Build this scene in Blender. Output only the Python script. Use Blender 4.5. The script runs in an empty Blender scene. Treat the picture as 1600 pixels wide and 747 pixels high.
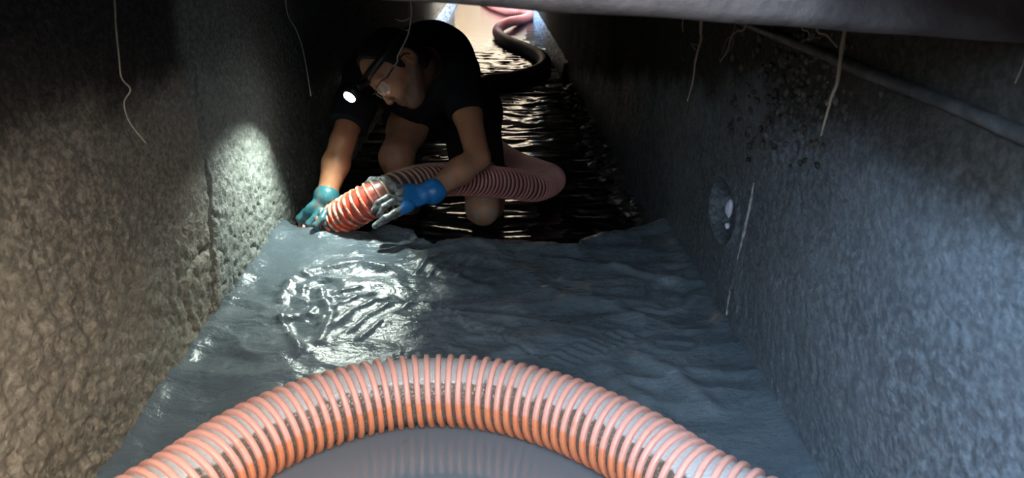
import bpy, math, random
import numpy as np
from mathutils import Vector, Matrix, Quaternion
random.seed(7); rng = np.random.default_rng(7)
S = bpy.context.scene
COL = S.collection

# ------------------------------------------------------------------ camera
FPX = 1155.0; PITCH = math.atan(467/FPX); YAW = math.atan(28*math.cos(PITCH)/FPX)
CAM = Vector((0, 0, .85))
FWD = Vector((math.sin(YAW)*math.cos(PITCH), math.cos(YAW)*math.cos(PITCH), -math.sin(PITCH)))
RGT = Vector((math.cos(YAW), -math.sin(YAW), 0)); UPV = RGT.cross(FWD)
cd = bpy.data.cameras.new('camera'); cam = bpy.data.objects.new('camera', cd); COL.objects.link(cam)
cam.matrix_world = Matrix.Translation(CAM) @ Matrix((RGT, UPV, -FWD)).transposed().to_4x4()
cd.sensor_width = 36; cd.lens = 36*FPX/1600; cd.clip_start = .02
cd.dof.use_dof = True; cd.dof.focus_distance = 1.9; cd.dof.aperture_fstop = 7.5
S.camera = cam
def ray(px, py): return FWD + RGT*((px-800)/FPX) - UPV*((py-373.5)/FPX)
def P(px, py, d): return CAM + ray(px, py)*d                    # at depth d along the view axis
def PZ(px, py, z): r = ray(px, py); return CAM + r*((z-CAM.z)/r.z)
def PY(px, py, Y): r = ray(px, py); return CAM + r*(Y/r.y)
def PX(px, py, X): r = ray(px, py); return CAM + r*(X/r.x)

# ------------------------------------------------------------------ world, exposure
S.view_settings.view_transform = 'Standard'; S.view_settings.look = 'None'
S.view_settings.gamma = 1; S.view_settings.exposure = 0.55
W = bpy.data.worlds.new('world'); S.world = W; W.use_nodes = True
nt = W.node_tree; nt.nodes.clear()
wo = nt.nodes.new('ShaderNodeOutputWorld'); bg = nt.nodes.new('ShaderNodeBackground')
tc = nt.nodes.new('ShaderNodeTexCoord'); sx = nt.nodes.new('ShaderNodeSeparateXYZ'); mr = nt.nodes.new('ShaderNodeMapRange')
mx = nt.nodes.new('ShaderNodeMix'); mx.data_type = 'RGBA'
nt.links.new(tc.outputs['Generated'], sx.inputs[0]); nt.links.new(sx.outputs['X'], mr.inputs['Value'])
mr.inputs['From Min'].default_value = -.7; mr.inputs['From Max'].default_value = .8; mr.interpolation_type = 'SMOOTHSTEP'
nt.links.new(mr.outputs[0], mx.inputs[0])
mx.inputs[6].default_value = (.50, .74, 1.0, 1)      # blue open side of the sky
mx.inputs[7].default_value = (1.0, .86, .68, 1)      # warm hazy side
nt.links.new(mx.outputs[2], bg.inputs[0]); bg.inputs[1].default_value = 12.0
nt.links.new(bg.outputs[0], wo.inputs[0])

# ------------------------------------------------------------------ helpers
def link(name, me, mats=(), parent=None):
    o = bpy.data.objects.new(name, me); COL.objects.link(o)
    for m in (mats if isinstance(mats, (list, tuple)) else [mats]): me.materials.append(m)
    if parent: o.parent = parent; o.matrix_parent_inverse = parent.matrix_world.inverted() if False else Matrix.Translation(-Vector(parent.location))
    return o
def mesh(verts, faces, smooth=True):
    me = bpy.data.meshes.new('m')
    if isinstance(verts, np.ndarray) and isinstance(faces, np.ndarray):
        n, k = faces.shape
        me.vertices.add(len(verts)); me.vertices.foreach_set('co', verts.astype(np.float32).ravel())
        me.loops.add(n*k); me.loops.foreach_set('vertex_index', faces.astype(np.int32).ravel())
        me.polygons.add(n); me.polygons.foreach_set('loop_start', np.arange(0, n*k, k, dtype=np.int32))
        me.update(calc_edges=True)
    else:
        me.from_pydata([tuple(v) for v in verts], [], [tuple(f) for f in faces]); me.update()
    me.polygons.foreach_set('use_smooth', [smooth]*len(me.polygons))
    return me
def attr(me, name, vals):
    a = me.attributes.new(name, 'FLOAT', 'POINT'); a.data.foreach_set('value', np.asarray(vals, dtype=np.float32))
def tag(o, label=None, cat=None, group=None, kind=None):
    if label: o['label'] = label
    if cat: o['category'] = cat
    if group: o['group'] = group
    if kind: o['kind'] = kind
    return o
def empty(name, loc, *a, **k):
    o = bpy.data.objects.new(name, None); o.empty_display_size = .1; COL.objects.link(o); o.location = loc
    tag(o, *a, **k); return o
def gridfaces(nu, nv, base=0):
    i, j = np.meshgrid(np.arange(nu-1), np.arange(nv-1), indexing='ij')
    a = (i*nv+j).ravel()+base
    return np.stack([a, a+nv, a+nv+1, a+1], 1)
def box(x0, x1, y0, y1, z0, z1):
    v = [(x, y, z) for x in (x0, x1) for y in (y0, y1) for z in (z0, z1)]
    return mesh(v, [(0,1,3,2), (4,6,7,5), (0,4,5,1), (2,3,7,6), (0,2,6,4), (1,5,7,3)], False)

# numpy gradient noise
_p = rng.permutation(256); _p = np.concatenate([_p, _p, _p])
_g = rng.normal(size=(256, 3)); _g /= np.linalg.norm(_g, axis=1)[:, None]
def noise(x, y, z=0.0):
    x, y, z = np.broadcast_arrays(np.asarray(x, float), np.asarray(y, float), np.asarray(z, float))
    xi, yi, zi = np.floor(x).astype(int), np.floor(y).astype(int), np.floor(z).astype(int)
    xf, yf, zf = x-xi, y-yi, z-zi
    u, v, w = [t*t*t*(t*(t*6-15)+10) for t in (xf, yf, zf)]
    r = 0
    for a in (0, 1):
        for b in (0, 1):
            for c in (0, 1):
                g = _g[_p[_p[_p[(xi+a) & 255]+((yi+b) & 255)]+((zi+c) & 255)]]
                d = g[..., 0]*(xf-a)+g[..., 1]*(yf-b)+g[..., 2]*(zf-c)
                r = r+d*(u if a else 1-u)*(v if b else 1-v)*(w if c else 1-w)
    return r
def fbm(x, y, z=0.0, o=4):
    s, a, f = 0, 1, 1
    for k in range(o): s = s+a*noise(np.asarray(x)*f+k*7.3, np.asarray(y)*f+k*3.1, np.asarray(z)*f); a *= .5; f *= 2
    return s
def sstep(a, b, x): t = np.clip((x-a)/(b-a), 0, 1); return t*t*(3-2*t)
def polydist(X, Y, pts):
    best = np.full(X.shape, 9e9); side = np.zeros(X.shape)
    for (ax, ay), (bx, by) in zip(pts[:-1], pts[1:]):
        dx, dy = bx-ax, by-ay; t = np.clip(((X-ax)*dx+(Y-ay)*dy)/(dx*dx+dy*dy+1e-12), 0, 1)
        ex, ey = X-ax-t*dx, Y-ay-t*dy; d = np.hypot(ex, ey); m = d < best
        best = np.where(m, d, best); side = np.where(m, np.sign(dx*ey-dy*ex), side)
    return best, side
def catmull(pts, n=12):
    pts = [Vector(p) for p in pts]; pts = [pts[0]*2-pts[1]]+pts+[pts[-1]*2-pts[-2]]; out = []
    for i in range(1, len(pts)-2):
        a, b, c, d = pts[i-1:i+3]
        for k in range(n):
            t = k/n; out.append(.5*((2*b)+(c-a)*t+(2*a-5*b+4*c-d)*t*t+(3*b-a-3*c+d)*t**3))
    out.append(pts[-2]); return out
def resample(pts, step):
    A = np.array([tuple(p) for p in pts]); L = np.r_[0, np.cumsum(np.linalg.norm(np.diff(A, axis=0), axis=1))]
    n = max(2, int(L[-1]/step)+1); s = np.linspace(0, L[-1], n)
    return np.stack([np.interp(s, L, A[:, k]) for k in range(3)], 1), s
def frames(A):
    T = np.gradient(A, axis=0); T /= np.linalg.norm(T, axis=1)[:, None]
    N = np.zeros_like(A); r = np.array([0, 0, 1.]); 
    n = r-T[0]*r.dot(T[0]);
    if np.linalg.norm(n) < .1: n = np.array([1., 0, 0])-T[0]*T[0][0]
    n /= np.linalg.norm(n); N[0] = n
    for i in range(1, len(A)):
        n = N[i-1]-T[i]*N[i-1].dot(T[i]); N[i] = n/np.linalg.norm(n)
    return T, N, np.cross(T, N)
def tube_mesh(pts, rads, seg=10, step=None, jitter=0):
    if step: A, s = resample(pts, step)
    else: A = np.array([tuple(p) for p in pts]); s = np.linspace(0, 1, len(A))
    rr = np.interp(np.linspace(0, 1, len(A)), np.linspace(0, 1, len(rads)), rads)
    if jitter: rr = rr*(1+jitter*noise(np.arange(len(A))*.4, 3.3))
    T, N, B = frames(A); th = np.linspace(0, 2*math.pi, seg, endpoint=False)
    V = A[:, None]+rr[:, None, None]*(np.cos(th)[None, :, None]*N[:, None]+np.sin(th)[None, :, None]*B[:, None])
    n = len(A); i, j = np.meshgrid(np.arange(n-1), np.arange(seg), indexing='ij'); j2 = (j+1) % seg
    F = np.stack([i*seg+j, i*seg+j2, (i+1)*seg+j2, (i+1)*seg+j], -1).reshape(-1, 4)
    V = V.reshape(-1, 3); V = np.vstack([V, A[:1], A[-1:]]); c0, c1 = len(V)-2, len(V)-1
    fl = [tuple(f) for f in F.tolist()]+[(c0, (k+1) % seg, k) for k in range(seg)]+[(c1, (n-1)*seg+k, (n-1)*seg+(k+1) % seg) for k in range(seg)]
    return mesh(V.tolist(), fl)

# ------------------------------------------------------------------ materials
class MB:
    def __init__(s, name, base=(.5,.5,.5), rough=.5, spec=.5):
        s.m = bpy.data.materials.new(name); s.m.use_nodes = True; s.t = s.m.node_tree
        s.b = s.t.nodes['Principled BSDF']; s.b.inputs['Base Color'].default_value = (*base, 1)
        s.b.inputs['Roughness'].default_value = rough; s.b.inputs['Specular IOR Level'].default_value = spec
        s.co = s.t.nodes.new('ShaderNodeTexCoord').outputs['Object']
    def n(s, t, **k):
        o = s.t.nodes.new(t)
        for a, b in k.items(): setattr(o, a, b)
        return o
    def l(s, a, b): s.t.links.new(a, b)
    def noise(s, scale, detail=4, rough=.55, stretch=None):
        q = s.n('ShaderNodeTexNoise'); q.inputs['Scale'].default_value = scale; q.inputs['Detail'].default_value = detail; q.inputs['Roughness'].default_value = rough
        if stretch:
            mp = s.n('ShaderNodeMapping'); mp.inputs['Scale'].default_value = stretch; s.l(s.co, mp.inputs[0]); s.l(mp.outputs[0], q.inputs['Vector'])
        else: s.l(s.co, q.inputs['Vector'])
        return q.outputs[0]
    def vor(s, scale, feature='F1', stretch=None):
        q = s.n('ShaderNodeTexVoronoi'); q.feature = feature; q.inputs['Scale'].default_value = scale
        if stretch:
            mp = s.n('ShaderNodeMapping'); mp.inputs['Scale'].default_value = stretch; s.l(s.co, mp.inputs[0]); s.l(mp.outputs[0], q.inputs['Vector'])
        else: s.l(s.co, q.inputs['Vector'])
        return q.outputs['Distance']
    def attr(s, name):
        q = s.n('ShaderNodeAttribute'); q.attribute_name = name; return q.outputs['Fac']
    def rng(s, v, a, b, c=0., d=1.):
        q = s.n('ShaderNodeMapRange'); q.interpolation_type = 'SMOOTHSTEP'
        for i, x in zip(('From Min','From Max','To Min','To Max'), (a, b, c, d)): q.inputs[i].default_value = x
        s.l(v, q.inputs['Value']); return q.outputs[0]
    def math(s, op, a, b):
        q = s.n('ShaderNodeMath', operation=op)
        for i, x in enumerate((a, b)):
            if isinstance(x, (int, float)): q.inputs[i].default_value = x
            else: s.l(x, q.inputs[i])
        return q.outputs[0]
    def mix(s, f, a, b):
        q = s.n('ShaderNodeMix', data_type='RGBA'); s.l(f, q.inputs[0])
        for i, x in ((6, a), (7, b)):
            if isinstance(x, tuple): q.inputs[i].default_value = (*x, 1)
            else: s.l(x, q.inputs[i])
        return q.outputs[2]
    def base(s, c): s.l(c, s.b.inputs['Base Color']); return s
    def rough(s, c): s.l(c, s.b.inputs['Roughness']); return s
    def bump(s, h, dist=.002, strength=1.0):
        q = s.n('ShaderNodeBump'); q.inputs['Distance'].default_value = dist; q.inputs['Strength'].default_value = strength
        s.l(h, q.inputs['Height'])
        if s.b.inputs['Normal'].links: s.l(s.b.inputs['Normal'].links[0].from_socket, q.inputs['Normal'])
        s.l(q.outputs[0], s.b.inputs['Normal']); return s

def concrete(name, c1, c2, c3, r=(.38, .62), bumpd=.004, streak=(1, .8, .9), split=False, soil_shade=0):
    m = MB(name, spec=.4)
    a = m.rng(m.noise(3.2, 5), .35, .65); b = m.rng(m.noise(95, 4, .6, streak), .36, .68)
    c = m.mix(b, m.mix(a, c1, c2), c3)
    sp = m.rng(m.vor(90), .0, .22, 1, 0); c = m.mix(m.math('MULTIPLY', sp, .35), c, tuple(min(1, x*2.2) for x in c2))
    if soil_shade:                                                      # dark upper band: earth stain plus painted shade, dipping lower with distance
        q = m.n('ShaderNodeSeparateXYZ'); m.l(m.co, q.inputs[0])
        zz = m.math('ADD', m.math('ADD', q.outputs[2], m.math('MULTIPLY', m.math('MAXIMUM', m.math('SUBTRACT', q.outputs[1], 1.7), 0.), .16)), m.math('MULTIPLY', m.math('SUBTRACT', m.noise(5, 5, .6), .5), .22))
        c = m.mix(m.rng(zz, soil_shade-.07, soil_shade+.05), c, m.mix(b, (.030,.027,.024), (.055,.048,.042)))
    if split:                                                     # second pour beyond the joint is greyer concrete
        q = m.n('ShaderNodeSeparateXYZ'); m.l(m.co, q.inputs[0]); c = m.mix(m.rng(q.outputs[1], 1.60, 1.72), c, m.mix(b, (.13,.14,.13), (.24,.25,.235)))
    rr = m.rng(m.noise(30, 3), .3, .7, r[0], r[1])
    if soil_shade:
        sm = m.rng(zz, soil_shade-.07, soil_shade+.05); rr = m.math('ADD', m.math('MULTIPLY', rr, m.math('SUBTRACT', 1., sm)), m.math('MULTIPLY', sm, .95))
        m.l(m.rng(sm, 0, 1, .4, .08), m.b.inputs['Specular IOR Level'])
    m.base(c); m.rough(rr)
    m.bump(m.noise(170, 4, .65, streak), bumpd*.7).bump(m.vor(150, 'SMOOTH_F1', streak), bumpd*.5)
    return m.m
M = {}
M['wall_l'] = concrete('concrete_left', (.10,.09,.072), (.18,.158,.122), (.27,.24,.19), (.4,.7), split=True, soil_shade=.58)
M['wall_r'] = concrete('concrete_right', (.065,.075,.088), (.10,.115,.132), (.16,.185,.21), (.36,.62), .003, soil_shade=.555)
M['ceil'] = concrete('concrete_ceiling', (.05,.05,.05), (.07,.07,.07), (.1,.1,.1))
M['far'] = concrete('sunlit_render', (.48,.34,.22), (.58,.43,.29), (.62,.50,.37), (.7,.9))
M['ground'] = concrete('earth', (.14,.11,.08), (.2,.16,.12), (.25,.2,.15), (.8,.95))
b_ = MB('beam_face', rough=.85, spec=.15)
b_.base(b_.mix(b_.rng(b_.noise(7, 4), .35, .65), (.045,.036,.034), (.085,.070,.067))).bump(b_.noise(40, 4), .004); M['beam'] = b_.m

m = MB('wet_mud', rough=.2, spec=.6)
pale = m.rng(m.noise(4, 4, .5, (1, .6, 1)), .35, .7)
m.base(m.mix(pale, (.072,.094,.115), (.118,.146,.17)))
m.rough(m.rng(m.noise(14, 4), .3, .7, .2, .36))
m.bump(m.noise(18, 5, .6, (.6, 1.3, 1)), .006).bump(m.noise(55, 4, .6), .0022).bump(m.noise(160, 3), .0006)
M['mud'] = m.m
m = MB('muddy_puddle', (.12,.145,.17), .02, 1.); m.bump(m.noise(9, 2), .0010)
m.base(m.mix(m.rng(m.noise(9, 4, .6), .66, .74), (.125,.15,.175), (.08,.08,.05))); M['puddle'] = m.m
m = MB('dark_water', (.006,.007,.008), .03, .5); m.b.inputs['IOR'].default_value = 1.33
m.bump(m.noise(20, 3, .5, (.35, 1, 1)), .0025); M['water'] = m.m

# hose: 'up' = how far a point looks up, 'run' = metres along the hose
m = MB('front_rib', rough=.32, spec=.5)
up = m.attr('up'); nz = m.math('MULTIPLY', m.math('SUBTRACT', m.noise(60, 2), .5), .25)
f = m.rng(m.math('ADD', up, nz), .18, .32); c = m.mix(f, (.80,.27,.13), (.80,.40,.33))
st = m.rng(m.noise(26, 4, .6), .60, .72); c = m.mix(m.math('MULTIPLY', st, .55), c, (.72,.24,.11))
m.base(c).rough(m.rng(m.noise(90, 3), .3, .7, .25, .5)); m.bump(m.noise(200, 3), .0004)
m.b.inputs['Subsurface Weight'].default_value = .1; m.b.inputs['Subsurface Radius'].default_value = (.006, .002, .001); M['rib'] = m.m
m = MB('front_tube', rough=.3, spec=.5)
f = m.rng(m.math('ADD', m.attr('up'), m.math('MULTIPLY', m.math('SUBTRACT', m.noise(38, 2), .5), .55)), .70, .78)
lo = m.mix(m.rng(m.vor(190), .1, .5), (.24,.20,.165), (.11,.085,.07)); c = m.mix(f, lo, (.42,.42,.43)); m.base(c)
m.bump(m.vor(190), .0012); M['tube'] = m.m
m = MB('long_rib', rough=.35, spec=.5)
run = m.attr('run'); mud_ = m.rng(m.noise(30, 4, .6), .52, .60)
c = m.mix(m.rng(run, .34, .40), m.mix(m.rng(m.noise(45, 2), .42, .6), (.75,.09,.035), (.72,.42,.30)), (.34,.2,.15))
c = m.mix(m.rng(run, .62, .70), c, (.60,.27,.25))
f2 = m.math('MULTIPLY', m.rng(run, .1, .3), m.math('MULTIPLY', mud_, m.rng(run, .6, .75, .8, 0.)))
c = m.mix(f2, c, (.13,.13,.125))
c = m.mix(m.rng(run, 2.0, 2.6), c, (.10,.035,.035)); c = m.mix(m.rng(run, 5.6, 7.2), c, (.72,.25,.22))  # shade painted dark maroon mid-run, daylight painted pink towards the far end
m.base(c); M['rib2'] = m.m
m = MB('long_tube', rough=.4, spec=.5); run = m.attr('run')
c = m.mix(m.rng(run, .36, .42), m.mix(m.rng(m.noise(40, 3), .5, .62), (.45,.04,.02), (.06,.05,.045)), (.06,.04,.035))
c = m.mix(m.rng(run, 2.0, 2.6), c, (.06,.025,.025)); c = m.mix(m.rng(run, 6.6, 7.6), c, (.5,.16,.14)); m.base(c); M['tube2'] = m.m  # same painted shade and daylight on the tube between the ribs

m = MB('skin', rough=.42, spec=.4); m.b.inputs['Subsurface Weight'].default_value = .08; m.b.inputs['Subsurface Radius'].default_value = (.01,.004,.002)
c = m.mix(m.rng(m.noise(9, 4), .35, .65), (.34,.15,.08), (.43,.22,.125))
mf = m.math('MULTIPLY', m.attr('muddy'), m.rng(m.noise(38, 4, .6), .38, .52, 1., .15)); c = m.mix(mf, c, (.30,.27,.26))
c = m.mix(m.attr('jaw_dark'), c, (.05,.03,.02)); m.base(c); m.bump(m.noise(160, 3), .0006); M['skin'] = m.m  # jaw and cheek below the ear mixed darker
m = MB('black_cotton', (.008,.009,.012), .9, .2); m.bump(m.noise(20, 4), .003); M['shirt'] = m.m
M['shorts'] = MB('dark_shorts', (.012,.012,.014), .85, .2).m
m = MB('dark_hair', (.010,.008,.007), .6, .3); m.bump(m.noise(150, 3, .6, (1, 1, .2)), .002); M['hair'] = m.m
m = MB('teal_glove', rough=.4); c = m.mix(m.rng(m.noise(30, 4), .45, .62), (.02,.12,.15), (.09,.12,.12)); m.base(c); m.bump(m.noise(60, 3), .0015); M['glove_r'] = m.m
m = MB('blue_glove', rough=.4); g = m.attr('grime'); f = m.rng(m.math('ADD', g, m.math('MULTIPLY', m.math('SUBTRACT', m.noise(35, 4), .5), .7)), .4, .6)
m.base(m.mix(f, (.015,.17,.50), m.mix(m.rng(m.noise(60, 3), .4, .6), (.05,.055,.06), (.20,.22,.23)))); m.bump(m.noise(60, 3), .0015); M['glove_l'] = m.m
M['black'] = MB('black_plastic', (.01,.01,.01), .35).m
m = MB('clear_lens', (.9,.9,.9), .05); m.b.inputs['Transmission Weight'].default_value = .9; m.b.inputs['IOR'].default_value = 1.2; M['lens'] = m.m
m = MB('lamp_lens', (1,1,1), .2); m.b.inputs['Emission Color'].default_value = (.9, 1, .95, 1); m.b.inputs['Emission Strength'].default_value = 22; M['led'] = m.m
m = MB('pale_root', (.36,.32,.26), .7); m.bump(m.noise(120, 3), .0005); M['root'] = m.m
m = MB('brown_root', (.19,.14,.095), .75); m.bump(m.noise(120, 3), .001); M['root2'] = m.m
m = MB('rusty_rod', rough=.45, spec=.5); m.base(m.mix(m.rng(m.noise(25, 4), .4, .65), (.035,.033,.033), (.085,.08,.08))); m.bump(m.noise(60, 4), .002); M['rod'] = m.m
m = MB('pale_chip', (.62,.62,.75), .5); m.bump(m.noise(70, 3), .003); M['chip'] = m.m
m = MB('mortar', rough=.6); m.base(m.mix(m.rng(m.noise(70, 3), .4, .6), (.20,.22,.22), (.38,.40,.38))); m.bump(m.noise(120, 3), .003); M['mortar'] = m.m
m = MB('pebble', rough=.5); m.base(m.mix(m.rng(m.noise(40, 3), .4, .6), (.02,.018,.016), (.06,.052,.045))); M['stone'] = m.m
m = MB('gravel', rough=.7, spec=.3); m.base(m.mix(m.rng(m.noise(40, 3), .4, .6), (.035,.032,.028), (.08,.07,.06))); m.bump(m.noise(120, 3), .002); M['gravel'] = m.m
m = MB('skylit_ledge', rough=.7); m.base(m.mix(m.rng(m.noise(24, 5, .8), .47, .53), (.02,.035,.06), (.30,.42,.62))); m.bump(m.noise(60, 4), .01); M['ledge'] = m.m  # blue-white skylight put into the colour of the chipped ledge

# ------------------------------------------------------------------ setting
XL, XR, WZ, CZ, YC0, YC1 = -.68, .543, -.12, .83, .80, 8.8
def wall(side):
    X0 = XL if side < 0 else XR
    ys = np.r_[np.linspace(-.76, .5, 40, endpoint=False), np.arange(.5, 2.7, .0055)]
    y = 2.7; st = .008; ext = []
    while y < 13.2: ext.append(y); y += st; st *= 1.02
    ys = np.r_[ys, ext]; zs = np.linspace(-.45, 1.02, 250)
    Yg, Zg = np.meshgrid(ys, zs, indexing='ij'); o = 0. if side < 0 else 40.
    fine = 1/(1+np.exp(np.clip((Yg-5)*2, -30, 30)))
    d = .010*fbm(Yg*3+o, Zg*3, o, 3)
    low = sstep(.75, .1, Zg)
    if side < 0:
        d += (.0030+.0060*low)*fbm(Yg*46, Zg*42, 1.3, 3)*fine
        d += .0075*low*sstep(1.5, 1.0, Yg)*(np.abs(fbm(Yg*26+Zg*14, Zg*16-Yg*6, 5, 3))*2-.5)
        jn = [PX(a, b, XL) for a, b in ((296,-30),(303,60),(312,150),(328,300),(330,380),(334,500))]    # construction joint
        dist, _ = polydist(Yg, Zg, [(p.y+.006*float(noise(p.z*30, 1.)), p.z) for p in jn])
        d -= .028*np.exp(-(dist/.0085)**2)*(.45+.55*sstep(-.3, .3, noise(Zg*12, 7.7)))
        pits = sstep(.18, .42, noise(Yg*45, Zg*45, 9.)) * sstep(1.62, 1.75, Yg)*sstep(.42, .12, Zg)
        d -= .014*pits
        cr = [PX(a, b, XL) for a, b in ((322,388),(302,412),(290,440),(292,470),(306,510))]
        dist, _ = polydist(Yg, Zg, [(p.y, p.z) for p in cr]); d -= .020*np.exp(-(dist/.007)**2)
    else:
        d += (.0016+.0016*low)*fbm(Yg*60, Zg*40, 1.3, 3)*fine
        g0 = PX(1235, 150, XR); gd = np.hypot((Yg-g0.y)/.16, (Zg-g0.z)/.16)       # gravelly honeycombed patch
        pat = sstep(1.3, .4, gd); d += .013*pat*np.abs(noise(Yg*50, Zg*50, 2.))*2.6-.006*pat
        h0 = PX(1131, 330, XR)                                                    # oval socket in the wall
        e = np.sqrt(((Yg-h0.y)/.095)**2+((Zg-h0.z)/.070)**2)
        d -= .055*sstep(1.05, .72, e); d += .006*np.exp(-((e-1.12)/.1)**2)
    V = np.stack([X0-side*d, Yg, Zg], -1).reshape(-1, 3)
    F = gridfaces(*Yg.shape)
    if side < 0: F = F[:, ::-1]
    return V, F
V, F = wall(-1); wl = tag(link('wall_left', mesh(V, F), M['wall_l']), 'left wall of rough wet brown-grey concrete with a vertical joint', kind='structure')
V, F = wall(1); wr = tag(link('wall_right', mesh(V, F), M['wall_r']), 'right wall of blue-grey rough concrete with an oval socket', kind='structure')
tag(link('floor', box(-.8, .7, -.9, 13, -.52, -.45), M['ceil']), kind='structure')
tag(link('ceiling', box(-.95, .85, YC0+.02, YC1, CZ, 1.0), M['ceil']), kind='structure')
tag(link('sky_blocker_left', box(-.95, -.36, -.75, YC0-.06, CZ, 1.0), M['ceil']), kind='structure')  # unseen slab added to narrow the opening and darken the upper walls
tag(link('sky_blocker_right', box(.30, .85, -.75, YC0-.06, CZ, 1.0), M['ceil']), kind='structure')  # unseen counterpart on the right, added to block sky from the upper wall
tag(link('wall_far', box(-3, 3, 13, 13.4, -.5, 3.2), M['far']), kind='structure')
tag(link('wall_near', box(-.9, .8, -.95, -.75, -.5, 1.02), M['wall_r']), kind='structure')
tag(link('ground_left', box(-9, XL-.03, -6, 13, .9, 1.03), M['ground']), kind='structure')
tag(link('ground_right', box(XR+.03, 9, -6, 13, .9, 1.03), M['ground']), kind='structure')
# ledges painted pale as if skylit, along the foot of the walls under the far opening
for nm, x0, w, ya, s in (('trim_1', XL, .08, 6.6, 1), ('trim_2', XR, .06, 5.6, -1)):
    ys = np.arange(ya, 12.9, .04); prof = np.array([(0, .13), (.35, .11), (.8, .04), (1, -.08)])
    V = np.array([[(x0+s*(a*w*(1+.35*noise(y*2.5, 1.1))+.01*noise(y*9, a*4)), y, WZ+b+.02*noise(y*7, a*3+5)) for a, b in prof] for y in ys]).reshape(-1, 3)
    tag(link(nm, mesh(V, gridfaces(len(ys), 4)), M['ledge']), kind='structure')
# mortar streak and chip in right wall
p = [PX(a, b, XR) for a, b in ((1178,285),(1170,330),(1160,380),(1150,425),(1141,465),(1136,492))]
mo = link('mortar_streak', tube_mesh([Vector((q.x, q.y, q.z)) for q in catmull(p, 10)], [.002,.0035,.005,.0055,.0055,.004], 8, .004, .5), M['mortar'], wr)
mo['label'] = 'pale raised streak of mortar running down to the mud'
def pebble(c, r, seed, flat=1.):
    import bmesh
    bm = bmesh.new(); bmesh.ops.create_icosphere(bm, subdivisions=2, radius=1)
    for v in bm.verts:
        q = v.co*(1+.35*float(noise(v.co.x*1.1+seed, v.co.y*1.1, v.co.z*1.1))); v.co = Vector((q.x*r[0], q.y*r[1], q.z*r[2]))+Vector(c)
    me = bpy.data.meshes.new('m'); bm.to_mesh(me); bm.free()
    me.polygons.foreach_set('use_smooth', [True]*len(me.polygons)); return me
h = PX(1142, 326, XR); ch = link('stone_chip', pebble((XR-.004, h.y, h.z), (.008, .012, .022), 3), M['chip'], wr); ch['label'] = 'pale violet-white chip in the oval socket'
h = PX(1139, 353, XR); link('stone_chip', pebble((XR-.004, h.y, h.z), (.006, .008, .008), 8), M['chip'], wr)

import bmesh
bm = bmesh.new()
for i in range(230):                                                            # exposed aggregate in the honeycombed patch
    q = PX(1235+random.gauss(0, 48), 140+random.gauss(0, 55), XR); r = random.uniform(.003, .009)
    ret = bmesh.ops.create_icosphere(bm, subdivisions=1, radius=r)
    mt = Matrix.Translation((XR-.0015, q.y, min(q.z, .8))) @ Matrix.Rotation(random.uniform(0, 3), 4, 'X') @ Matrix.Diagonal((.8, 1.3, .9, 1))
    for v in ret['verts']: v.co = mt @ (v.co*random.uniform(.8, 1.2))
me = bpy.data.meshes.new('m'); bm.to_mesh(me); bm.free()
me.polygons.foreach_set('use_smooth', [True]*len(me.polygons))
ag = link('exposed_gravel', me, M['gravel'], wr); ag['kind'] = 'stuff'; ag['label'] = 'dark gravel showing in a crumbling patch under the rod'
# ------------------------------------------------------------------ mud
edge_px = [(-200,352),(436,352),(470,362),(520,366),(580,362),(640,361),(652,376),(678,384),(730,376),(800,378),(860,380),(893,389),(903,389),(908,378),(960,366),(1035,349),(1400,330)]
ep = [PZ(a, b, .0) for a, b in edge_px]; ex = np.array([q.x for q in ep]); ey = np.array([q.y for q in ep])
xs = np.arange(-.72, .585, .0045); nv = 470
t = np.linspace(0, 1, nv)
Xg = np.repeat(xs[:, None], nv, 1); ed = np.interp(xs, ex, ey)+.010*noise(xs*40, .2)+.006*noise(xs*110, 4.)
Yg = .15+(ed[:, None]-.15)*t[None]
Z = .010*fbm(Xg*5, Yg*4, 0, 3)
wx = Xg+.06*fbm(Xg*4, Yg*4, 9, 2); wy = Yg+.06*fbm(Xg*4, Yg*4, 19, 2)
Z += .010*(1-np.abs(noise(wx*5+wy*2, wy*9, 3))*3)*sstep(1.0, 1.3, Yg)
Z += .0035*fbm(wx*22, wy*34, 5, 3)*sstep(1.1, 1.5, Yg)
def G(*px): return [(PZ(a, b, 0).x, PZ(a, b, 0).y) for a, b in px]
def ridge(pts, w, a, sided=0):
    global Z
    d, s = polydist(Xg, Yg, G(*pts)); g = np.exp(-(d/w)**2)
    Z = Z+a*g*(1 if not sided else np.where(s*sided > 0, 1, -.6*0))
def pit(px, py, rx, ry, a, rot=0):
    global Z
    q = PZ(px, py, 0); dx, dy = Xg-q.x, Yg-q.y; c, s = math.cos(rot), math.sin(rot)
    e = np.sqrt(((dx*c+dy*s)/rx)**2+((-dx*s+dy*c)/ry)**2); Z = Z+a*sstep(1.1, .7, e)
ridge(((770,517),(800,537),(820,549),(838,552)), .0045, -.005)
for i in range(60):                                                             # crumbs thrown up along a drag mark
    t_ = random.random(); x, y = 640+170*t_+random.gauss(0, 6), 468+70*t_+random.gauss(0, 5)
    pit(x, y, random.uniform(.004, .009), random.uniform(.004, .009), random.uniform(.002, .005), random.uniform(0, 3))
ridge(((440,475),(455,440),(500,425),(560,415),(600,425)), .016, .014)
ridge(((440,500),(455,530),(470,555)), .012, .012)
ridge(((500,455),(520,500),(500,540)), .012, .010)
ridge(((600,360),(650,372),(700,384),(800,386),(900,396)), .03, .014)
ridge(((900,385),(960,373),(1035,356)), .03, .012)
ridge(((960,420),(1010,435),(1060,440),(1090,452)), .012, .012)
ridge(((1000,486),(1040,488),(1085,468)), .010, .009)
ridge(((640,400),(690,430),(760,455)), .02, .008); ridge(((820,430),(880,470),(960,480),(1000,500)), .025, .010)
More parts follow.
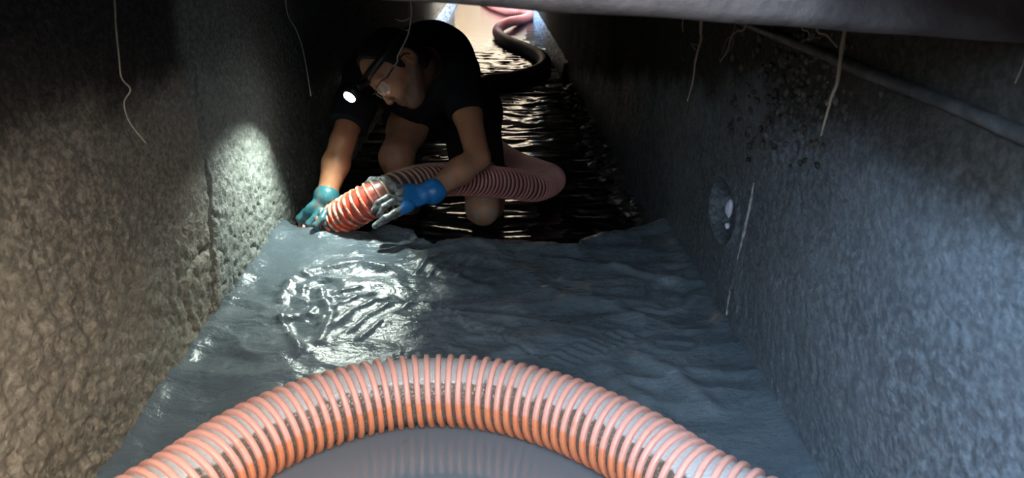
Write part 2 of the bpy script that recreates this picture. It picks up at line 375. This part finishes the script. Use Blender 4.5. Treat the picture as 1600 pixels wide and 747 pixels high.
ridge(((1000,560),(1060,590),(1110,640)), .02, .010); ridge(((960,600),(1000,620),(1040,660)), .02, .008)
pit(1045, 460, .060, .075, -.012); pit(505, 455, .05, .06, -.010); pit(470, 510, .05, .05, -.010); pit(760, 525, .09, .08, -.006)
for i in range(9):                                                              # finger-like furrows
    x, y = 862+13*i, 556-5*i; ridge(((x, y), (x+34, y+16)), .0045, .0045)
for i in range(5):
    x = 560+22*i; ridge(((x, 452+6*i), (x-52, 470+8*i), (x-84, 500+8*i)), .008, .006)
for i in range(4): ridge(((690+22*i, 398+3*i), (650+22*i, 430+3*i)), .007, .007)
# flat pool inside the arch of the hose, sagging below
arch = G((190,760),(330,700),(430,655),(520,625),(610,608),(700,603),(790,612),(880,638),(960,672),(1040,720),(1090,765)); 
ax_, ay_ = np.array(arch).T; inside = sstep(.02, -.03, Yg-np.interp(Xg, ax_, ay_))
Z = Z*(1-inside)+(-.014)*inside
for sgn, X0 in ((-1, XL), (1, XR)): Z += .012*np.exp(-((Xg-X0)/.03)**2)*np.abs(1+noise(Yg*14, X0))
Z = Z*np.ones_like(Yg)
q = PZ(500, 372, 0); Z += .028*np.exp(-(((Xg-q.x)/.12)**2+((Yg-q.y)/.05)**2))
V1 = np.stack([Xg, Yg, Z], -1)
ks = np.array([.004, .012, .018, .020, .0, -.03]); kz = np.array([-.006, -.025, -.06, -.10, -.20, -.44])
V2 = np.stack([np.repeat(xs[:, None], 6, 1)+0*ks, (ed[:, None]+ks[None]+.008*noise(xs[:, None]*30, kz[None]*30)), Z[:, -1:]*.6+kz[None]], -1)
V = np.concatenate([V1, V2], 1)
tag(link('mud', mesh(V.reshape(-1, 3), gridfaces(*V.shape[:2])), M['mud']), 'thick wet blue-grey mud filling the channel in front of the man', 'mud', kind='stuff')
# puddle
xs2 = np.linspace(-.70, .56, 120); yl = np.interp(xs2, ax_, ay_)+.02; tt = np.linspace(0, 1, 40)
V = np.stack([np.repeat(xs2[:, None], 40, 1), .16+(yl[:, None]-.16)*tt[None], np.full((120, 40), -.006)], -1)
tag(link('puddle', mesh(V.reshape(-1, 3), gridfaces(120, 40)), M['puddle']), 'smooth glossy grey puddle inside the arch of the front hose', 'puddle', kind='stuff')
# water
ys = [1.85]; st = .010
while ys[-1] < 13: ys.append(ys[-1]+st); st = min(st*1.003, .018)
ys = np.array(ys); xs = np.linspace(-.72, .6, 150); Xg, Yg = np.meshgrid(xs, ys, indexing='ij')
amp = sstep(9.0, 6.8, Yg)*(.75+.75*sstep(3.6, 5.2, Yg))+.06
wx = Xg+.10*fbm(Xg*3, Yg*3, 4, 2); wy = Yg+.10*fbm(Xg*3, Yg*3, 14, 2)
Zw = WZ+amp*(.012*noise(wx*3.2, wy*9, 1)+.009*noise(wx*7, wy*22, 2)+.0042*noise(wx*15, wy*(46-12*sstep(3.6, 5.5, Yg)), 3))
tag(link('water', mesh(np.stack([Xg, Yg, Zw], -1).reshape(-1, 3), gridfaces(*Xg.shape)), M['water']), 'dark rippling water running back to the daylight', 'water', kind='stuff')

# ------------------------------------------------------------------ beam, rod, roots
a = PY(860, 12, YC0); b = PY(1600, 62, YC0); sl = (b.z-a.z)/(b.x-a.x)
xs = np.linspace(XL-.01, XR+.02, 60); V = []
prof = [(0, .14), (0, .012), (.006, .002), (.018, 0), (.075, 0), (.085, .01), (.085, .14)]
for x in xs:
    zb = a.z+sl*(x-a.x)+.0035*float(noise(x*9, 2.))
    V += [(x, YC0+dy-.06+.002*float(noise(x*20, dz*30)), zb+dz) for dy, dz in prof]
n = len(prof); F = gridfaces(len(xs), n).tolist()+[list(range(n)), list(range((len(xs)-1)*n, len(xs)*n))[::-1]]
tag(link('lintel_beam', mesh(V, F), M['beam']), 'blurred grey-pink beam crossing overhead at the top right of the photo', 'beam')
p0 = PX(1600, 212, XR-.006); zr = p0.z
rod = [Vector((XR-.006, y, zr+.006*float(noise(y*3, 1.))+(y-.75)*(.022))) for y in np.linspace(.2, 2.6, 60)]
tag(link('wall_rod', tube_mesh(rod, [.0100, .0085, .0075], 12, .01, .25), M['rod']), 'long dark rusty rod running along the upper right wall', 'rod')

def root(px, d, rads, label, mat='root', grp=None, branches=()):
    pts = [P(x, y, d+(dd if isinstance(dd, float) else 0)) for x, y, *r in px for dd in [r[0] if r else 0.]]
    top = pts[0].copy(); top.z = CZ+.01
    o = empty('hanging_root', top, label, 'root', grp) if branches else None
    if branches:
        link('stem', tube_mesh(catmull([top]+pts, 8), [r*1.25 for r in rads], 6, .004, .4), M[mat], o)
        for br in branches: link('rootlet', tube_mesh(catmull([P(x, y, d) for x, y in br], 6), [rads[-1], rads[-1]*.6], 5, .004, .3), M[mat], o)
    else:
        o = tag(link('hanging_root', tube_mesh(catmull([top]+pts, 8), [r*1.25 for r in rads], 6, .004, .4), M[mat]), label, 'root', grp)
root([(178,-5),(181,40),(186,90),(190,122),(204,140),(194,160),(202,190),(228,224)], 1.10, [.0013,.0010,.0007], 'long thin pale root dangling in front of the left wall, nearest the left edge')
root([(641,-5),(643,20),(637,55),(622,86),(621,96),(615,105)], 1.5, [.0016,.0012,.0010], 'thin pale root hanging in front of the man\'s head and ear', branches=[((640,28),(630,33),(618,30))])
root([(448,15),(462,45),(474,80),(486,150)], 1.75, [.0012,.0008], 'faint thin root against the dark left wall above the headlamp glow')
root([(1096,38),(1096,60),(1091,78),(1086,98),(1083,125),(1074,158)], 1.25, [.0035,.0030,.0016,.0008], 'knotted brown root hanging below the beam, longest of those at the right', 'root2', branches=[((1093,70),(1086,70),(1079,68)),((1090,80),(1085,76),(1080,69))])
root([(1067,30),(1067,50)], 1.25, [.0014,.0008], 'tiny stub of root peeping below the beam left of the knotted root', 'root2')
root([(1166,36),(1152,48),(1143,58),(1136,80),(1125,97)], 1.22, [.0022,.0018,.0010], 'forked brown root hanging below the beam where the rod begins', 'root2', branches=[((1150,36),(1143,56),(1135,62),(1128,85)),((1143,58),(1146,66),(1138,82))])
root([(1253,36),(1262,48),(1264,58),(1252,66)], 1.1, [.0012,.0008], 'small bent root crossing the rod below the beam', 'root2', branches=[((1262,62),(1275,59),(1288,57))])
root([(1276,38),(1292,55),(1309,74)], 1.1, [.0018,.0012], 'short straight root slanting from the beam down to the rod', 'root2')
root([(1318,60),(1312,103),(1308,130),(1300,150),(1296,165),(1290,185),(1283,212)], .98, [.0030,.0028,.0022,.0010], 'woody brown root with a broken side twig hanging over the rod', 'root2', branches=[((1305,148),(1298,156),(1290,165))])
root([(1604,80),(1597,105),(1586,130)], .76, [.0010,.0006], 'thin dark root at the right edge above the rod', 'root2')

# ------------------------------------------------------------------ hoses
def hose(parent, pts, R, pitch, ribw, ribh, tmat, rmat, ring=40, tubename='tube'):
    A, s = resample(catmull(pts, 24), pitch/4); T, N, B = frames(A)
    seg = 28; th = np.linspace(0, 2*math.pi, seg, endpoint=False)
    def surf(s_, th_, r_, off):     # arrays
        c = np.stack([np.interp(s_, s, A[:, k]) for k in range(3)], -1); t = np.stack([np.interp(s_, s, T[:, k]) for k in range(3)], -1)
        nn = np.stack([np.interp(s_, s, N[:, k]) for k in range(3)], -1); bb = np.stack([np.interp(s_, s, B[:, k]) for k in range(3)], -1)
        dirv = np.cos(th_)[..., None]*nn+np.sin(th_)[..., None]*bb
        return c+dirv*r_[..., None]+t*off[..., None], dirv[..., 2]
    SS, TH = np.meshgrid(s, th, indexing='ij'); V, up = surf(SS, TH, np.full(SS.shape, R), 0*SS)
    n = len(s); i, j = np.meshgrid(np.arange(n-1), np.arange(seg), indexing='ij'); j2 = (j+1) % seg
    F = np.stack([i*seg+j, i*seg+j2, (i+1)*seg+j2, (i+1)*seg+j], -1).reshape(-1, 4)
    me = mesh(V.reshape(-1, 3), F); attr(me, 'up', up.ravel()); attr(me, 'run', SS.ravel()); link(tubename, me, tmat, parent)
    turns = s[-1]/pitch; k = int(turns*ring); u = np.arange(k)/ring
    prof = np.array([(-.5, -.25), (-.48, .62), (-.38, .9), (-.15, 1.), (.15, 1.), (.38, .9), (.48, .62), (.5, -.25)])
    U, Q = np.meshgrid(u, np.arange(len(prof)), indexing='ij')
    V, up = surf(U*pitch, U*2*math.pi, R+ribh*prof[Q, 1], ribw*prof[Q, 0])
    me = mesh(V.reshape(-1, 3), gridfaces(k, len(prof))); attr(me, 'up', up.ravel()); attr(me, 'run', (U*pitch).ravel())
    link('spiral_rib', me, rmat, parent)
zc = .048
fp = [PZ(a, b, zc) for a, b in ((180,830),(290,760),(360,711),(430,672),(510,640),(600,617),(690,610),(780,618),(870,642),(950,676),(1020,714),(1090,762),(1150,815))]
fp = [Vector((-.60, .20, .03)), Vector((-.605, .45, .04)), Vector((-.605, .62, .045)), Vector((-.572, .82, .048))]+fp[1:-1]+[Vector((.402, .83, .048)), Vector((.455, .64, .045)), Vector((.46, .45, .04)), Vector((.46, .2, .03))]
hf = empty('suction_hose', (0, 1.2, 0), 'large pink-ribbed hose arching across the mud in the foreground', 'hose')
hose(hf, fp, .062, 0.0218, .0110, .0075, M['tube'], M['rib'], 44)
zw = WZ+.045
hp = [P(452,408,2.37), P(486,372,2.345), P(524,346,2.30), P(570,318,2.25), P(615,298,2.27), P(660,284,2.36), P(710,280,2.48), P(760,283,2.60), P(805,288,2.70), P(838,292,2.80)]
hp += [P(862,280,3.0), P(838,268,3.25), P(800,252,3.5), P(765,225,3.8)]
hp += [PZ(735,185,zw), PZ(728,150,zw), PZ(755,131,zw), PZ(800,124,zw), PZ(838,113,zw), PZ(851,100,zw), PZ(843,88,zw), PZ(820,76,zw), PZ(795,66,zw), PZ(779,54,zw), PZ(780,44,zw+.03), PZ(795,35,zw+.04), PZ(818,30,zw), PZ(830,24,zw), PZ(822,19,zw), PZ(795,18,zw), PZ(772,11,zw), PZ(758,3,zw), PZ(755,0,zw)]
hl = empty('suction_hose', P(490,360,2.31), 'long ribbed hose held by the man, red-ended, snaking back through the water', 'hose')
hose(hl, hp, .052, .0195, .008, .0055, M['tube2'], M['rib2'], 24)

# ------------------------------------------------------------------ signed-distance figure
class Vol:
    def __init__(s, lo, hi, h):
        s.lo = np.array(lo); s.h = h; s.n = np.ceil((np.array(hi)-s.lo)/h).astype(int)+1
        s.d = np.full(s.n, .5, np.float32)
    def _box(s, lo, hi):
        a = np.clip(np.floor((lo-s.lo)/s.h).astype(int), 0, s.n-1); b = np.clip(np.ceil((hi-s.lo)/s.h).astype(int)+1, 1, s.n)
        sl = tuple(slice(x, max(y, x+1)) for x, y in zip(a, b))
        g = np.meshgrid(*[s.lo[k]+s.h*np.arange(sl[k].start, sl[k].stop) for k in range(3)], indexing='ij')
        return sl, np.stack(g, -1)
    def _merge(s, sl, f, k, sub):
        d = s.d[sl]
        if sub: f = -f; h = np.clip(.5-.5*(d-f)/k, 0, 1); s.d[sl] = d*(1-h)+f*h+k*h*(1-h)     # smooth max
        else: h = np.clip(.5+.5*(d-f)/k, 0, 1); s.d[sl] = d*(1-h)+f*h-k*h*(1-h)
    def cap(s, a, b, ra, rb, k=.02, sub=False):
        a, b = np.array(a), np.array(b); m = max(ra, rb)+k*2+.01
        sl, p = s._box(np.minimum(a, b)-m, np.maximum(a, b)+m)
        t = np.clip(((p-a)@(b-a))/((b-a)@(b-a)+1e-12), 0, 1); f = np.linalg.norm(p-a-t[..., None]*(b-a), axis=-1)-(ra+(rb-ra)*t)
        s._merge(sl, f, k, sub)
    def chain(s, pts, rs, k=.02):
        for i in range(len(pts)-1): s.cap(pts[i], pts[i+1], rs[i], rs[i+1], k)
    def ell(s, c, r, R=None, k=.02, sub=False):
        c = np.array(c); r = np.array(r); m = max(r)+k*2+.01; R = np.eye(3) if R is None else np.array(R)   # rows = local axes
        sl, p = s._box(c-m, c+m); q = (p-c)@R.T; k0 = np.linalg.norm(q/r, axis=-1); k1 = np.linalg.norm(q/(r*r), axis=-1)+1e-9
        s._merge(sl, k0*(k0-1)/k1, k, sub)
    def cut(s, pt, nrm, region=None, rad=.25):                   # remove what lies on the +nrm side near pt
        pt = np.array(pt); nrm = np.array(nrm)/np.linalg.norm(nrm)
        sl, p = s._box(pt-rad, pt+rad); f = (p-pt)@nrm; r = np.linalg.norm(p-pt, axis=-1)-rad
        s.d[sl] = np.maximum(s.d[sl], -np.maximum(-f, r))
    def mesh(s):
        d = s.d; I = d < 0
        c = np.zeros(np.array(d.shape)-1, np.int8)
        for a in (0, 1):
            for b in (0, 1):
                for e in (0, 1): c += I[a:d.shape[0]-1+a, b:d.shape[1]-1+b, e:d.shape[2]-1+e]
        act = np.argwhere((c > 0) & (c < 8)); acc = np.zeros((len(act), 3)); cnt = np.zeros(len(act))
        cor = [(a, b, e) for a in (0, 1) for b in (0, 1) for e in (0, 1)]
        vals = {q: d[tuple((act+q).T)] for q in cor}
        for q in cor:
            for ax in range(3):
                if q[ax] == 0:
                    q2 = list(q); q2[ax] = 1; q2 = tuple(q2); v0, v1 = vals[q], vals[q2]; m = (v0 < 0) != (v1 < 0)
                    t = np.where(m, v0/(np.where(m, v0-v1, 1)), 0); pt = np.repeat(np.array(q, float)[None], len(act), 0); pt[:, ax] = t
                    acc += pt*m[:, None]; cnt += m
        V = (act+acc/cnt[:, None])*s.h+s.lo
        idx = np.full(c.shape, -1, np.int64); idx[tuple(act.T)] = np.arange(len(act)); Fs = []
        for ax in range(3):
            u, v = [(1, 2), (2, 0), (0, 1)][ax]
            sa = [slice(None)]*3; sb = [slice(None)]*3; sa[ax] = slice(0, -1); sb[ax] = slice(1, None)
            ch = I[tuple(sa)] != I[tuple(sb)]; E = np.argwhere(ch)
            E = E[(E[:, u] > 0) & (E[:, v] > 0) & (E[:, u] < c.shape[u]) & (E[:, v] < c.shape[v])]
            def g(du, dv): q = E.copy(); q[:, u] -= du; q[:, v] -= dv; return idx[tuple(q.T)]
            f = np.stack([g(1, 1), g(0, 1), g(0, 0), g(1, 0)], 1); ins = I[tuple(E.T)]; f[~ins] = f[~ins][:, ::-1]; Fs.append(f)
        F = np.concatenate(Fs); F = F[(F >= 0).all(1)]
        return V, F
def smoothed(V, F, it=2):
    n = len(V)
    for _ in range(it):
        acc = np.zeros_like(V); cnt = np.zeros(n)
        for a, b in ((0, 1), (1, 2), (2, 3), (3, 0)):
            for i, j in ((a, b), (b, a)):
                for k in range(3): acc[:, k] += np.bincount(F[:, i], V[F[:, j], k], n)
                cnt += np.bincount(F[:, i], minlength=n)
        V = V*.5+.5*acc/np.maximum(cnt, 1)[:, None]
    return V
def scr(x, y, c): return (RGT*x-UPV*y-FWD*c)                 # screen right, down, toward the camera
J = dict(sr=P(572,118,2.48), er=P(535,222,2.36), wr_=P(508,314,2.31), sl=P(714,112,2.44), el=P(747,246,2.36), wl_=P(672,303,2.26),
         hr=P(652,160,2.86), kr=P(619,246,2.62), hl=P(735,175,2.88), kl=P(754,326,2.66), neck=P(668,96,2.42), chest=P(655,125,2.52), spine=P(676,103,2.68), pel=P(697,150,2.88))
J['ar'] = J['kr']+Vector((.02, .24, -.40)); J['al'] = J['kl']+Vector((.06, .40, -.12))
FN = scr(-.47, .83, .31).normalized(); SD = scr(.35, -.15, .92); SD = (SD-FN*SD.dot(FN)).normalized(); UH = SD.cross(FN)
if UH.dot(scr(-.81, -.54, .22)) < 0: UH = -UH
HO = P(628, 106, 2.24)
def H(s, f, u): return np.array(HO+SD*s+FN*f+UH*u)
HR = np.array([SD, FN, UH])
def head(v, off=0, hair=False):
    v.ell(H(0, .005, .045), (.074+off, .094+off, .083+off), HR, .02)
    if hair: return
    v.ell(H(0, .035, -.015), (.062, .066, .085), HR, .03); v.ell(H(0, .065, -.085), (.030, .025, .022), HR, .025)
    for s in (-1, 1):
        v.cap(H(s*.055, 0, -.03), H(s*.03, .055, -.085), .018, .016, .02)          # jaw
        v.ell(H(s*.040, .068, -.018), (.020, .016, .016), HR, .015)                   # cheekbone
        v.ell(H(s*.031, .098, .012), (.017, .012, .012), HR, .012, True)              # socket
        v.ell(H(s*.031, .084, .012), (.0125, .0125, .0125), HR, .003)                 # eyeball
        v.cap(H(s*.014, .094, .028), H(s*.045, .082, .030), .008, .007, .008)         # brow
        v.ell(H(s*.010, .108, -.030), (.008, .009, .007), HR, .005)
        v.ell(H(s*.078, -.012, .0), (.007, .019, .032), HR, .006); v.ell(H(s*.085, -.008, .003), (.006, .011, .020), HR, .004, True)
    v.cap(H(0, .093, .022), H(0, .113, -.024), .008, .011, .010)                      # nose
    v.cap(H(-.016, .092, -.052), H(.016, .092, -.052), .007, .007, .006); v.cap(H(-.013, .090, -.063), H(.013, .090, -.063), .007, .007, .005)
    v.cap(H(-.02, .103, -.0575), H(.02, .103, -.0575), .002, .002, .003, True)
bv = Vol((-.66, 1.95, -.50), (.12, 3.22, .66), .0042)
j = {k: np.array(v) for k, v in J.items()}
def torso(v, o=0):
    ax = j['sl']-j['sr']; ax = ax/np.linalg.norm(ax); sp = j['pel']-j['neck']; sp = sp/np.linalg.norm(sp); nn = np.cross(ax, sp); R = np.array([ax, np.cross(nn, ax), nn])
    v.ell(j['chest']+np.array([0, .03, -.0]), (.165+o, .15+o, .105+o), R, .05)
    v.cap(j['chest']+.0, j['pel'], .12+o, .125+o, .05); v.cap(j['spine'], j['spine']+np.array([0, .05, .0]), .13+o, .13+o, .05)
    v.cap(j['sl'], j['neck'], .058+o, .05+o, .04); v.cap(j['sr'], j['neck'], .058+o, .05+o, .04)
    v.cap(j['hl'], j['hr'], .10+o, .10+o, .05)
torso(bv)
bv.cap(j['neck'], H(0, -.03, -.045), .056, .052, .02); head(bv)
def arm(v, s, e, w, o=0):
    m = e*.62+w*.38
    v.chain([s, s*.5+e*.5, e], [.052+o, .046+o, .038+o], .02)
    v.chain([e, m, w*.9+e*.1, w], [.038+o, .043+o, .030+o, .026+o], .015)
arm(bv, j['sr'], j['er'], j['wr_']); arm(bv, j['sl'], j['el'], j['wl_'])
for a, b, c in (('hr', 'kr', 'ar'), ('hl', 'kl', 'al')):
    bv.chain([j[a], j[a]*.5+j[b]*.5, j[b]], [.085, .070, .055], .03)
    calf = j[b]*.68+j[c]*.32+np.array([0, .015, 0]); bv.chain([j[b], calf, j[c]], [.056, .054, .036], .03)
    foot = j[c]+np.array([-.02, -.12 if a == 'hr' else .12, -.05]); bv.chain([j[c], foot], [.038, .030], .02)
V, F = bv.mesh(); V = smoothed(V, F, 1)
mud_k = np.maximum.reduce([np.clip(2.0-np.linalg.norm(V-j['kl'], axis=1)/.10, 0, 1), .35*np.clip(1.3-np.linalg.norm(V-j['kr'], axis=1)/.2, 0, 1), .5*np.clip(1.3-np.linalg.norm(V-j['wl_'], axis=1)/.16, 0, 1)])
man = empty('person', (J['pel'].x, J['pel'].y, -.45), 'man in black t-shirt and headlamp kneeling in water, bent over the hose', 'person')
me = mesh(V, F); attr(me, 'muddy', mud_k); q = (V-np.array(HO))@HR.T; bd = sstep(-.030, -.050, q[:, 2])*sstep(.0, .02, np.abs(q[:, 0])+.03)+sstep(.045, .02, q[:, 1])*sstep(.0, -.03, q[:, 2]); attr(me, 'jaw_dark', np.where(np.linalg.norm(V-np.array(HO), axis=1) < .14, np.clip(bd, 0, 1), 0)*.75); link('body', me, M['skin'], man)
# t-shirt
sv = Vol((-.66, 2.0, -.05), (.12, 3.15, .70), .005); torso(sv, .014)
sv.cap(j['spine'], j['pel']+np.array([0, -.05, .0]), .15, .145, .05)
def sleeve(s, e, fr):
    q = s+(e-s)*fr; sv.chain([s, s*.4+q*.6, q+(e-s)*.1], [.068, .064, .064], .03)
sleeve(j['sr'], j['er'], .78); sleeve(j['sl'], j['el'], .50)
for s, e, fr in (('sr', 'er', .78), ('sl', 'el', .50)):
    q = j[s]+(j[e]-j[s])*fr; sv.cut(q, j[e]-j[s], rad=.11)
V, F = sv.mesh(); V = smoothed(V, F, 2)
nse = fbm(V[:, 0]*9, V[:, 1]*9, V[:, 2]*7, 3); V = V+.006*nse[:, None]*np.array([0, -.3, 1])
link('t_shirt', mesh(V, F), M['shirt'], man)
pv = Vol((-.60, 2.3, -.35), (.2, 3.2, .55), .006)
pv.cap(j['hl'], j['hr'], .122, .122, .05)
for a, b, fr in (('hr', 'kr', .40), ('hl', 'kl', .62)):
    q = j[a]+(j[b]-j[a])*fr; pv.chain([j[a], q+(j[b]-j[a])*.1], [.112, .100], .04)
for a, b, fr in (('hr', 'kr', .40), ('hl', 'kl', .62)):
    q = j[a]+(j[b]-j[a])*fr; pv.cut(q, j[b]-j[a], rad=.15)
V, F = pv.mesh(); V = smoothed(V, F, 2); link('shorts', mesh(V, F), M['shorts'], man)
# hair
hv = Vol(HO-Vector((.17,)*3), HO+Vector((.17,)*3), .004); head(hv, .009, True); hv.ell(H(0, -.03, -.01), (.072, .065, .07), HR, .02)
hv.cut(H(0, .100, .040), FN*.8-UH*.9, rad=.17); hv.cut(H(0, .030, -.01), FN*.9-UH*.25, rad=.20)
for s_ in (1, -1): hv.ell(H(s_*.082, -.008, -.004), (.03, .025, .036), HR, .004, True)
V, F = hv.mesh(); V = smoothed(V, F, 1); V += .0035*noise(V[:, 0]*60, V[:, 1]*60, V[:, 2]*60)[:, None]*np.array(UH); link('hair', mesh(V, F), M['hair'], man)
# glasses
gl = tag(empty('safety_glasses', Vector(H(0, .11, .01))), 'clear glasses with a thin dark temple arm on the man\'s face', 'glasses')
def Hv(*a): return Vector(H(*a))
fr = [Hv(.066, .085, .018), Hv(.058, .100, .026), Hv(.030, .112, .028), Hv(0, .116, .024), Hv(-.030, .112, .028), Hv(-.058, .100, .026), Hv(-.066, .085, .018)]
link('brow_bar', tube_mesh(catmull(fr, 5), [.0013], 6), M['black'], gl)
for s in (1, -1):
    link('temple_arm', tube_mesh(catmull([Hv(s*.066, .085, .018), Hv(s*.078, .05, .018), Hv(s*.083, 0, .016), Hv(s*.078, -.02, -.004)], 5), [.0026], 6), M['black'], gl)
    rim = [Hv(s*.004, .114, .020), Hv(s*.058, .100, .024), Hv(s*.060, .094, .004), Hv(s*.045, .100, -.014), Hv(s*.018, .110, -.012), Hv(s*.006, .114, .004)]
    c = sum(rim, Vector())/6+FN*.004
    link('lens', mesh([*rim, c], [(k, (k+1) % 6, 6) for k in range(6)]), M['lens'], gl)
# headlamp
LC = HO+FN*.128+UH*.075
LC = P(546, 152, 2.13)
hd = empty('headlamp', LC, 'lit white headlamp strapped to the man\'s forehead', 'headlamp')
def disc(c, n_, r0, r1, dep, seg=28, squash=.75):
    n_ = n_.normalized(); a = SD; a = (a-n_*a.dot(n_)).normalized(); b = n_.cross(a); V = []; prof = [(0, 0), (r0, 0), (r1, dep*.3), (r1*.95, dep), (0, dep)]
    for r, z in prof: V += [c+n_*z+a*(r*math.cos(t))*1.0+b*(r*math.sin(t)*squash) for t in np.linspace(0, 2*math.pi, seg, endpoint=False)]
    F = [(i*seg+k, i*seg+(k+1) % seg, (i+1)*seg+(k+1) % seg, (i+1)*seg+k) for i in range(4) for k in range(seg)]
    return mesh(V, F)
LN = FN
link('housing', disc(LC-LN*.030, LN, .022, .031, .028), M['black'], hd)
link('lamp_lens', disc(LC-LN*.002, LN, .024, .024, .005), M['led'], hd)
link('bracket', tube_mesh([LC-LN*.03, LC-LN*.045+UH*-.005, HO+FN*.095+UH*.06], [.010, .012], 8), M['black'], hd)
st = [HO+UH*(.055+.012*math.cos(t))+SD*(.087*math.sin(t))+FN*(.004+.106*math.cos(t)) for t in np.linspace(0, 2*math.pi, 40)]
A = np.array([tuple(p) for p in st]); w = np.array(UH)*.012; ou = A-np.array(HO+UH*.055); ou /= np.linalg.norm(ou, axis=1)[:, None]
V = np.stack([A-w, A+w, A+w+ou*.002, A-w+ou*.002], 1).reshape(-1, 3)
F = np.array([(i*4+k, i*4+(k+1) % 4, (i+1)*4+(k+1) % 4, (i+1)*4+k) for i in range(39) for k in range(4)]); link('strap', mesh(V, F), M['black'], hd)
ld = bpy.data.lights.new('headlamp_beam', 'SPOT'); ld.energy = 20; ld.color = (.86, 1.0, .88); ld.spot_size = math.radians(108); ld.spot_blend = .8; ld.shadow_soft_size = .015
lo = bpy.data.objects.new('headlamp_beam', ld); COL.objects.link(lo); lo.location = LC+LN*.012
aim = P(448, 385, 2.08)-lo.location; lo.rotation_euler = aim.to_track_quat('-Z', 'Y').to_euler()

# ------------------------------------------------------------------ gloves
def glove(name, lab, wrist, elbow, knuck, fingers, thumb, palm_n, mat, grime=None, cuff=.05):
    pts = [wrist, knuck]+[q for f in fingers for q in f]+list(thumb); A = np.array([tuple(p) for p in pts])
    v = Vol(A.min(0)-.07, A.max(0)+.07, .0028); w = np.array(wrist); e = np.array(elbow); kn = np.array(knuck)
    ax = kn-w; L = np.linalg.norm(ax); ax = ax/L; pn = np.array(palm_n); pn = pn-ax*(pn@ax); pn /= np.linalg.norm(pn); sd = np.cross(ax, pn)
    v.ell(w+ax*L*.62, (L*.58, .043, .017), np.array([ax, sd, pn]), .012)
    cdir = (e-w)/np.linalg.norm(e-w); v.cap(w+ax*.02, w+cdir*cuff, .031, .036, .012)
    v.cap(w+cdir*cuff, w+cdir*(cuff+.004), .040, .040, .004)
    for f in fingers:
        pp = [np.array(q) for q in f]; base = w+ax*L*.65+(pp[0]-kn)*.8
        v.cap(base, pp[0], .011, .0115, .008); v.chain(pp, [.0115, .0105, .0100, .0088][:len(pp)], .003)
    pp = [np.array(q) for q in thumb]; v.chain(pp, [.017, .013, .012, .0095][:len(pp)], .006)
    V, F = v.mesh(); V = smoothed(V, F, 1); me = mesh(V, F)
    if grime is not None: attr(me, 'grime', grime(V))
    o = link(name, me, mat, man); o['label'] = lab; return o
# hand at the hose mouth (picture left): fingers curl round the far-left side of the mouth
w = J['wr_']
fs = []
for i, (x, y) in enumerate(((468,339),(474,345),(483,348),(494,350))):
    d0 = 2.36-.035*i
    fs.append([P(x+9, y-8, d0-.01), P(x-1, y+2, d0-.015), P(x+4, y+12, d0), P(x+16, y+15, d0+.03)])
glove('glove', 'teal glove at the mouth of the hose', w, J['er'], P(484,342,2.31), fs, [P(501,330,2.30), P(509,338,2.27), P(509,350,2.255)], scr(.5, .5, .5), M['glove_r'], cuff=.012)
# hand on top of the hose (picture right)
w = J['wl_']; fs = []
for i, (x, y) in enumerate(((0, 0), (2, 9), (8, 17), (16, 24))):
    fs.append([P(622+x, 294+y*.8, 2.225-.003*i), P(600+x, 281+y*.8, 2.22), P(580+x, 281+y*.9, 2.245), P(568+x, 293+y, 2.275)] if i < 2 else
              [P(618+x, 299+y*.8, 2.205), P(598+x, 293+y*.9, 2.19), P(583+x, 300+y, 2.175), P(576+x, 312+y, 2.175)])
q0 = np.array(P(640, 315, 2.2))
glove('glove', 'blue glove with muddy fingers on top of the hose', w, J['el'], P(628,306,2.215), fs, [P(640,322,2.19), P(618,334,2.165), P(602,342,2.155), P(586,353,2.16)], scr(.1, -.5, .8), M['glove_l'],
      grime=lambda V: np.clip(-((V-q0)@np.array(RGT))/.05+.1, -.5, 1.2), cuff=.012)

# ------------------------------------------------------------------ rubble along the right wall at the waterline
import bmesh
bm = bmesh.new()
for i in range(170):
    y = random.uniform(2.15, 5.2); r = random.uniform(.008, .03); x = XR-.01-abs(random.gauss(0, .035))
    ret = bmesh.ops.create_icosphere(bm, subdivisions=1, radius=r); mt = Matrix.Translation((x, y, WZ+random.uniform(-.01, .03)+max(0, .05-(XR-x))*.8)) @ Matrix.Rotation(random.uniform(0, 3), 4, 'Z') @ Matrix.Diagonal((1, 1.4, .7, 1))
    for v in ret['verts']: v.co = mt @ (v.co*random.uniform(.8, 1.2))
me = bpy.data.meshes.new('m'); bm.to_mesh(me); bm.free()
tag(link('rubble', me, M['stone']), 'dark wet rubble along the waterline of the right wall', 'rubble', kind='stuff')
